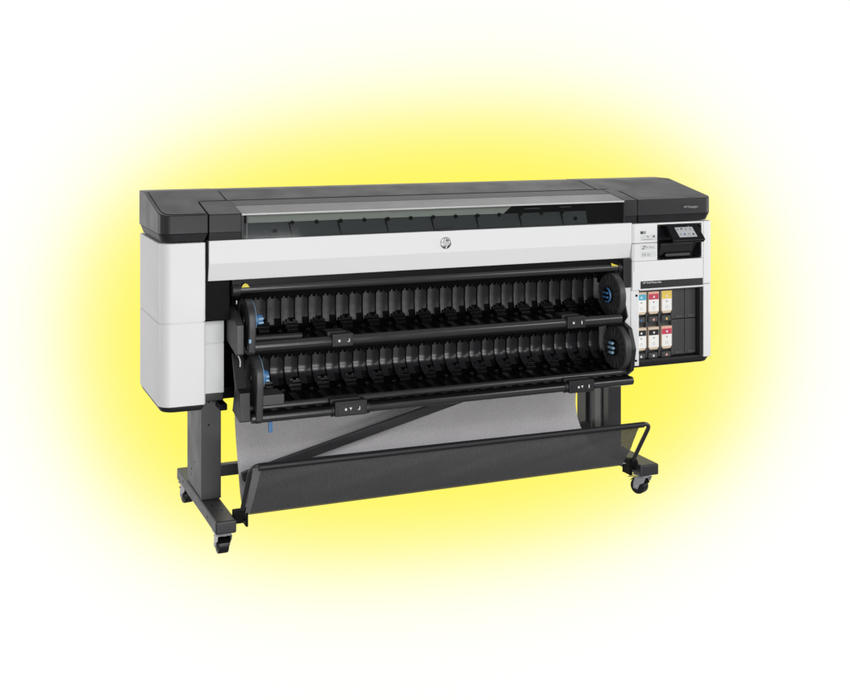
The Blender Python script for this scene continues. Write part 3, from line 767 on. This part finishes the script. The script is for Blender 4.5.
def curve(pts, n=18):
    pts = [Vector((p[0], p[1], 0)) for p in pts]; out = []
    Q = [pts[0] * 2 - pts[1]] + pts + [pts[-1] * 2 - pts[-2]]
    for i in range(1, len(Q) - 2):
        for k in range(n // (len(pts) - 1) + 1):
            t = k / (n // (len(pts) - 1) + 1)
            p = .5 * ((2 * Q[i]) + (-Q[i - 1] + Q[i + 1]) * t + (2 * Q[i - 1] - 5 * Q[i] + 4 * Q[i + 1] - Q[i + 2]) * t * t + (-Q[i - 1] + 3 * Q[i] - 3 * Q[i + 1] + Q[i + 2]) * t ** 3)
            out.append((p.x, p.y))
    out.append((pts[-1].x, pts[-1].y)); return out
back = curve([(.300, .585), (.262, .46), (.19, .32), (.100, .205), (.010, .148)])
sheet('basket_back', back, lambda t: (.366 - .032 * t ** 1.5, 1.980 + .60 * (t - .5) ** 2), MESHBACK, P)
frontp = curve([(-.139, .372), (-.108, .315), (-.062, .235), (-.002, .146)])
sheet('basket_front', frontp, lambda t: (.372 - .014 * t, 2.112 - .012 * t), MESHFRONT, P, wob=.002)
sheet('basket_border', frontp, lambda t: (.336 + .002 * t, .3715 - .014 * t), MESHEDGE, P, nx=2, wob=0)
bm = B(); tube(bm, [Vector((.36, -.1395, .3725)), Vector((2.118, -.1505, .3665))], .0125, 12); link('basket_sleeve', bm, MATS['black_plastic'], fr)

# ------------------------------------------------------------------ backdrop: an added white diffusion sheet, back-lit to give the yellow glow
YAW = -.3945; DS = 11.0
ORG = Vector((-.857, -4.7521, 0)) + Vector((-math.sin(YAW), math.cos(YAW), 0)) * DS
LAT = Vector((math.cos(YAW), math.sin(YAW), 0)); AWAY = Vector((-math.sin(YAW), math.cos(YAW), 0))
def bk(a, z, d=0.0): return ORG + LAT * a + AWAY * d + Vector((0, 0, z))
bd = bpy.data.materials.new('diffusion_sheet'); bd.use_nodes = True; nt = bd.node_tree
nt.nodes.remove(nt.nodes['Principled BSDF'])
tl = nt.nodes.new('ShaderNodeBsdfTranslucent'); tl.inputs['Color'].default_value = (.9, .9, .9, 1)
nt.links.new(tl.outputs[0], nt.nodes['Material Output'].inputs['Surface'])
bm = B(); A0, A1, Z0, Z1 = -8.4, 8.4, -5.8, 4.8
bm.faces.new([bm.verts.new(bk(a, z)) for a, z in ((A0, Z0), (A1, Z0), (A1, Z1), (A0, Z1))])
wall = link('backdrop', bm, bd); wall['kind'] = 'structure'
bm = B(); e = .05
fr_ = [bm.verts.new(bk(a, z, -.01)) for a, z in ((A0 - e, Z0 - e), (A1 + e, Z0 - e), (A1 + e, Z1 + e), (A0 - e, Z1 + e))]
bk_ = [bm.verts.new(bk(a, z, 2.2)) for a, z in ((A0 - e, Z0 - e), (A1 + e, Z0 - e), (A1 + e, Z1 + e), (A0 - e, Z1 + e))]
for i in range(4): bm.faces.new((fr_[i], fr_[(i + 1) % 4], bk_[(i + 1) % 4], bk_[i]))
bm.faces.new(bk_); link('added_light_box', bm, DEEP, wall)  # unseen housing added to keep ambient light off the back of the sheet

def area(name, loc, target, sx, sy, L, col=(1, 1, 1), spread=180, rot=None):
    """rectangular lamp of radiance L"""
    l = bpy.data.lights.new(name, 'AREA'); l.shape = 'RECTANGLE'; l.size = sx; l.size_y = sy
    l.energy = L * math.pi * sx * sy; l.color = col; l.spread = R(spread)
    o = bpy.data.objects.new(name, l); C.objects.link(o); o.location = loc
    if rot is not None: o.rotation_euler = rot
    else: o.rotation_euler = (Vector(target) - Vector(loc)).to_track_quat('-Z', 'Y').to_euler()
    return o

# unseen, added in the light box to make the glow: one even white lamp over the whole sheet and, before it, an oval yellow colour filter
gm = bpy.data.materials.new('yellow_filter'); gm.use_nodes = True; nt = gm.node_tree
nt.nodes.remove(nt.nodes['Principled BSDF'])
tr_ = nt.nodes.new('ShaderNodeBsdfTransparent'); tr_.inputs['Color'].default_value = (1.0, .87, .026, 1)
nt.links.new(tr_.outputs[0], nt.nodes['Material Output'].inputs['Surface'])
cx_, cz_, ax, az, exq, rot, hB = -.0946, -.2883, 3.20, 2.09, 2.62, .088, .55
bm = B(); vs = []
for i in range(128):
    th = i / 128 * 2 * math.pi
    r_ = (abs(math.cos(th) / ax) ** exq + abs(math.sin(th) / az) ** exq) ** (-1 / exq)
    x, z = r_ * math.cos(th), r_ * math.sin(th)
    vs.append(bm.verts.new(bk(cx_ + x * math.cos(rot) - z * math.sin(rot), cz_ + x * math.sin(rot) + z * math.cos(rot), hB)))
bm.faces.new(vs); link('added_glow_filter', bm, gm, wall)  # hidden sheet added to tint and shape the glow on the backdrop
area('added_backlight', bk((A0 + A1) / 2, (Z0 + Z1) / 2, hB + .35), None, A1 - A0 - .02, Z1 - Z0 - .02, 1.08 / .9, rot=Matrix((LAT, AWAY.cross(LAT), AWAY)).transposed().to_euler())  # added lamp, out of view, that lights the backdrop from behind

# ------------------------------------------------------------------ studio lamps
area('front_softbox', (.5, -6.2, 3.0), (1.3, 0, .85), 3.6, 2.4, 6.8)
area('low_added_fill', (.5, -4.6, .15), (1.6, .2, .45), 3.2, 1.1, 7.2)  # added low in front to brighten the basket cloth
area('fill_softbox', (4.4, -3.8, 3.0), (2.0, 0, .8), 1.8, 1.6, 4.6)
area('right_softbox', (5.7, -3.4, 1.25), (2.4, 0, 1.1), 1.1, 1.5, 3.4)
area('side_softbox', (-3.4, -.9, 1.5), (.1, .2, .9), .5, 2.6, 2.3)
area('rim_added_fill', (-2.5, 1.9, 1.2), (.1, .3, .8), 1.5, 2.8, 3.4)  # added at back left as neutral light against the yellow spill
area('edge_softbox', (6.0, -.9, 1.6), (2.5, .2, 1.1), .45, 2.4, 14.0)
area('top_added_fill', (1.4, 3.3, 3.75), (1.4, .2, 1.35), 6.0, 1.3, .6)  # added above and behind to give the hood tops a neutral sheen

w = bpy.data.worlds.new('World'); bpy.context.scene.world = w; w.use_nodes = True
w.node_tree.nodes['Background'].inputs['Color'].default_value = (1, 1, 1, 1)
w.node_tree.nodes['Background'].inputs['Strength'].default_value = .12

# ------------------------------------------------------------------ camera (level, with vertical shift)
f_, px_, py_, yaw = 1206.70, 424.67, 107.714, -.3945
cam = bpy.data.cameras.new('camera'); co = bpy.data.objects.new('camera', cam); C.objects.link(co)
co.location = (-.857, -4.7521, 1.7822); co.rotation_euler = (R(90), 0, yaw)
cam.sensor_width = 36; cam.lens = f_ / 850 * 36
cam.shift_x = -(px_ - 425) / 850; cam.shift_y = (py_ - 350) / 850
cam.clip_end = 200
sc = bpy.context.scene; sc.camera = co
sc.view_settings.view_transform = 'Standard'; sc.view_settings.look = 'None'
sc.view_settings.exposure = 0; sc.view_settings.gamma = 1
sc.cycles.use_denoising = True
sc.cycles.max_bounces = 8; sc.cycles.transparent_max_bounces = 16
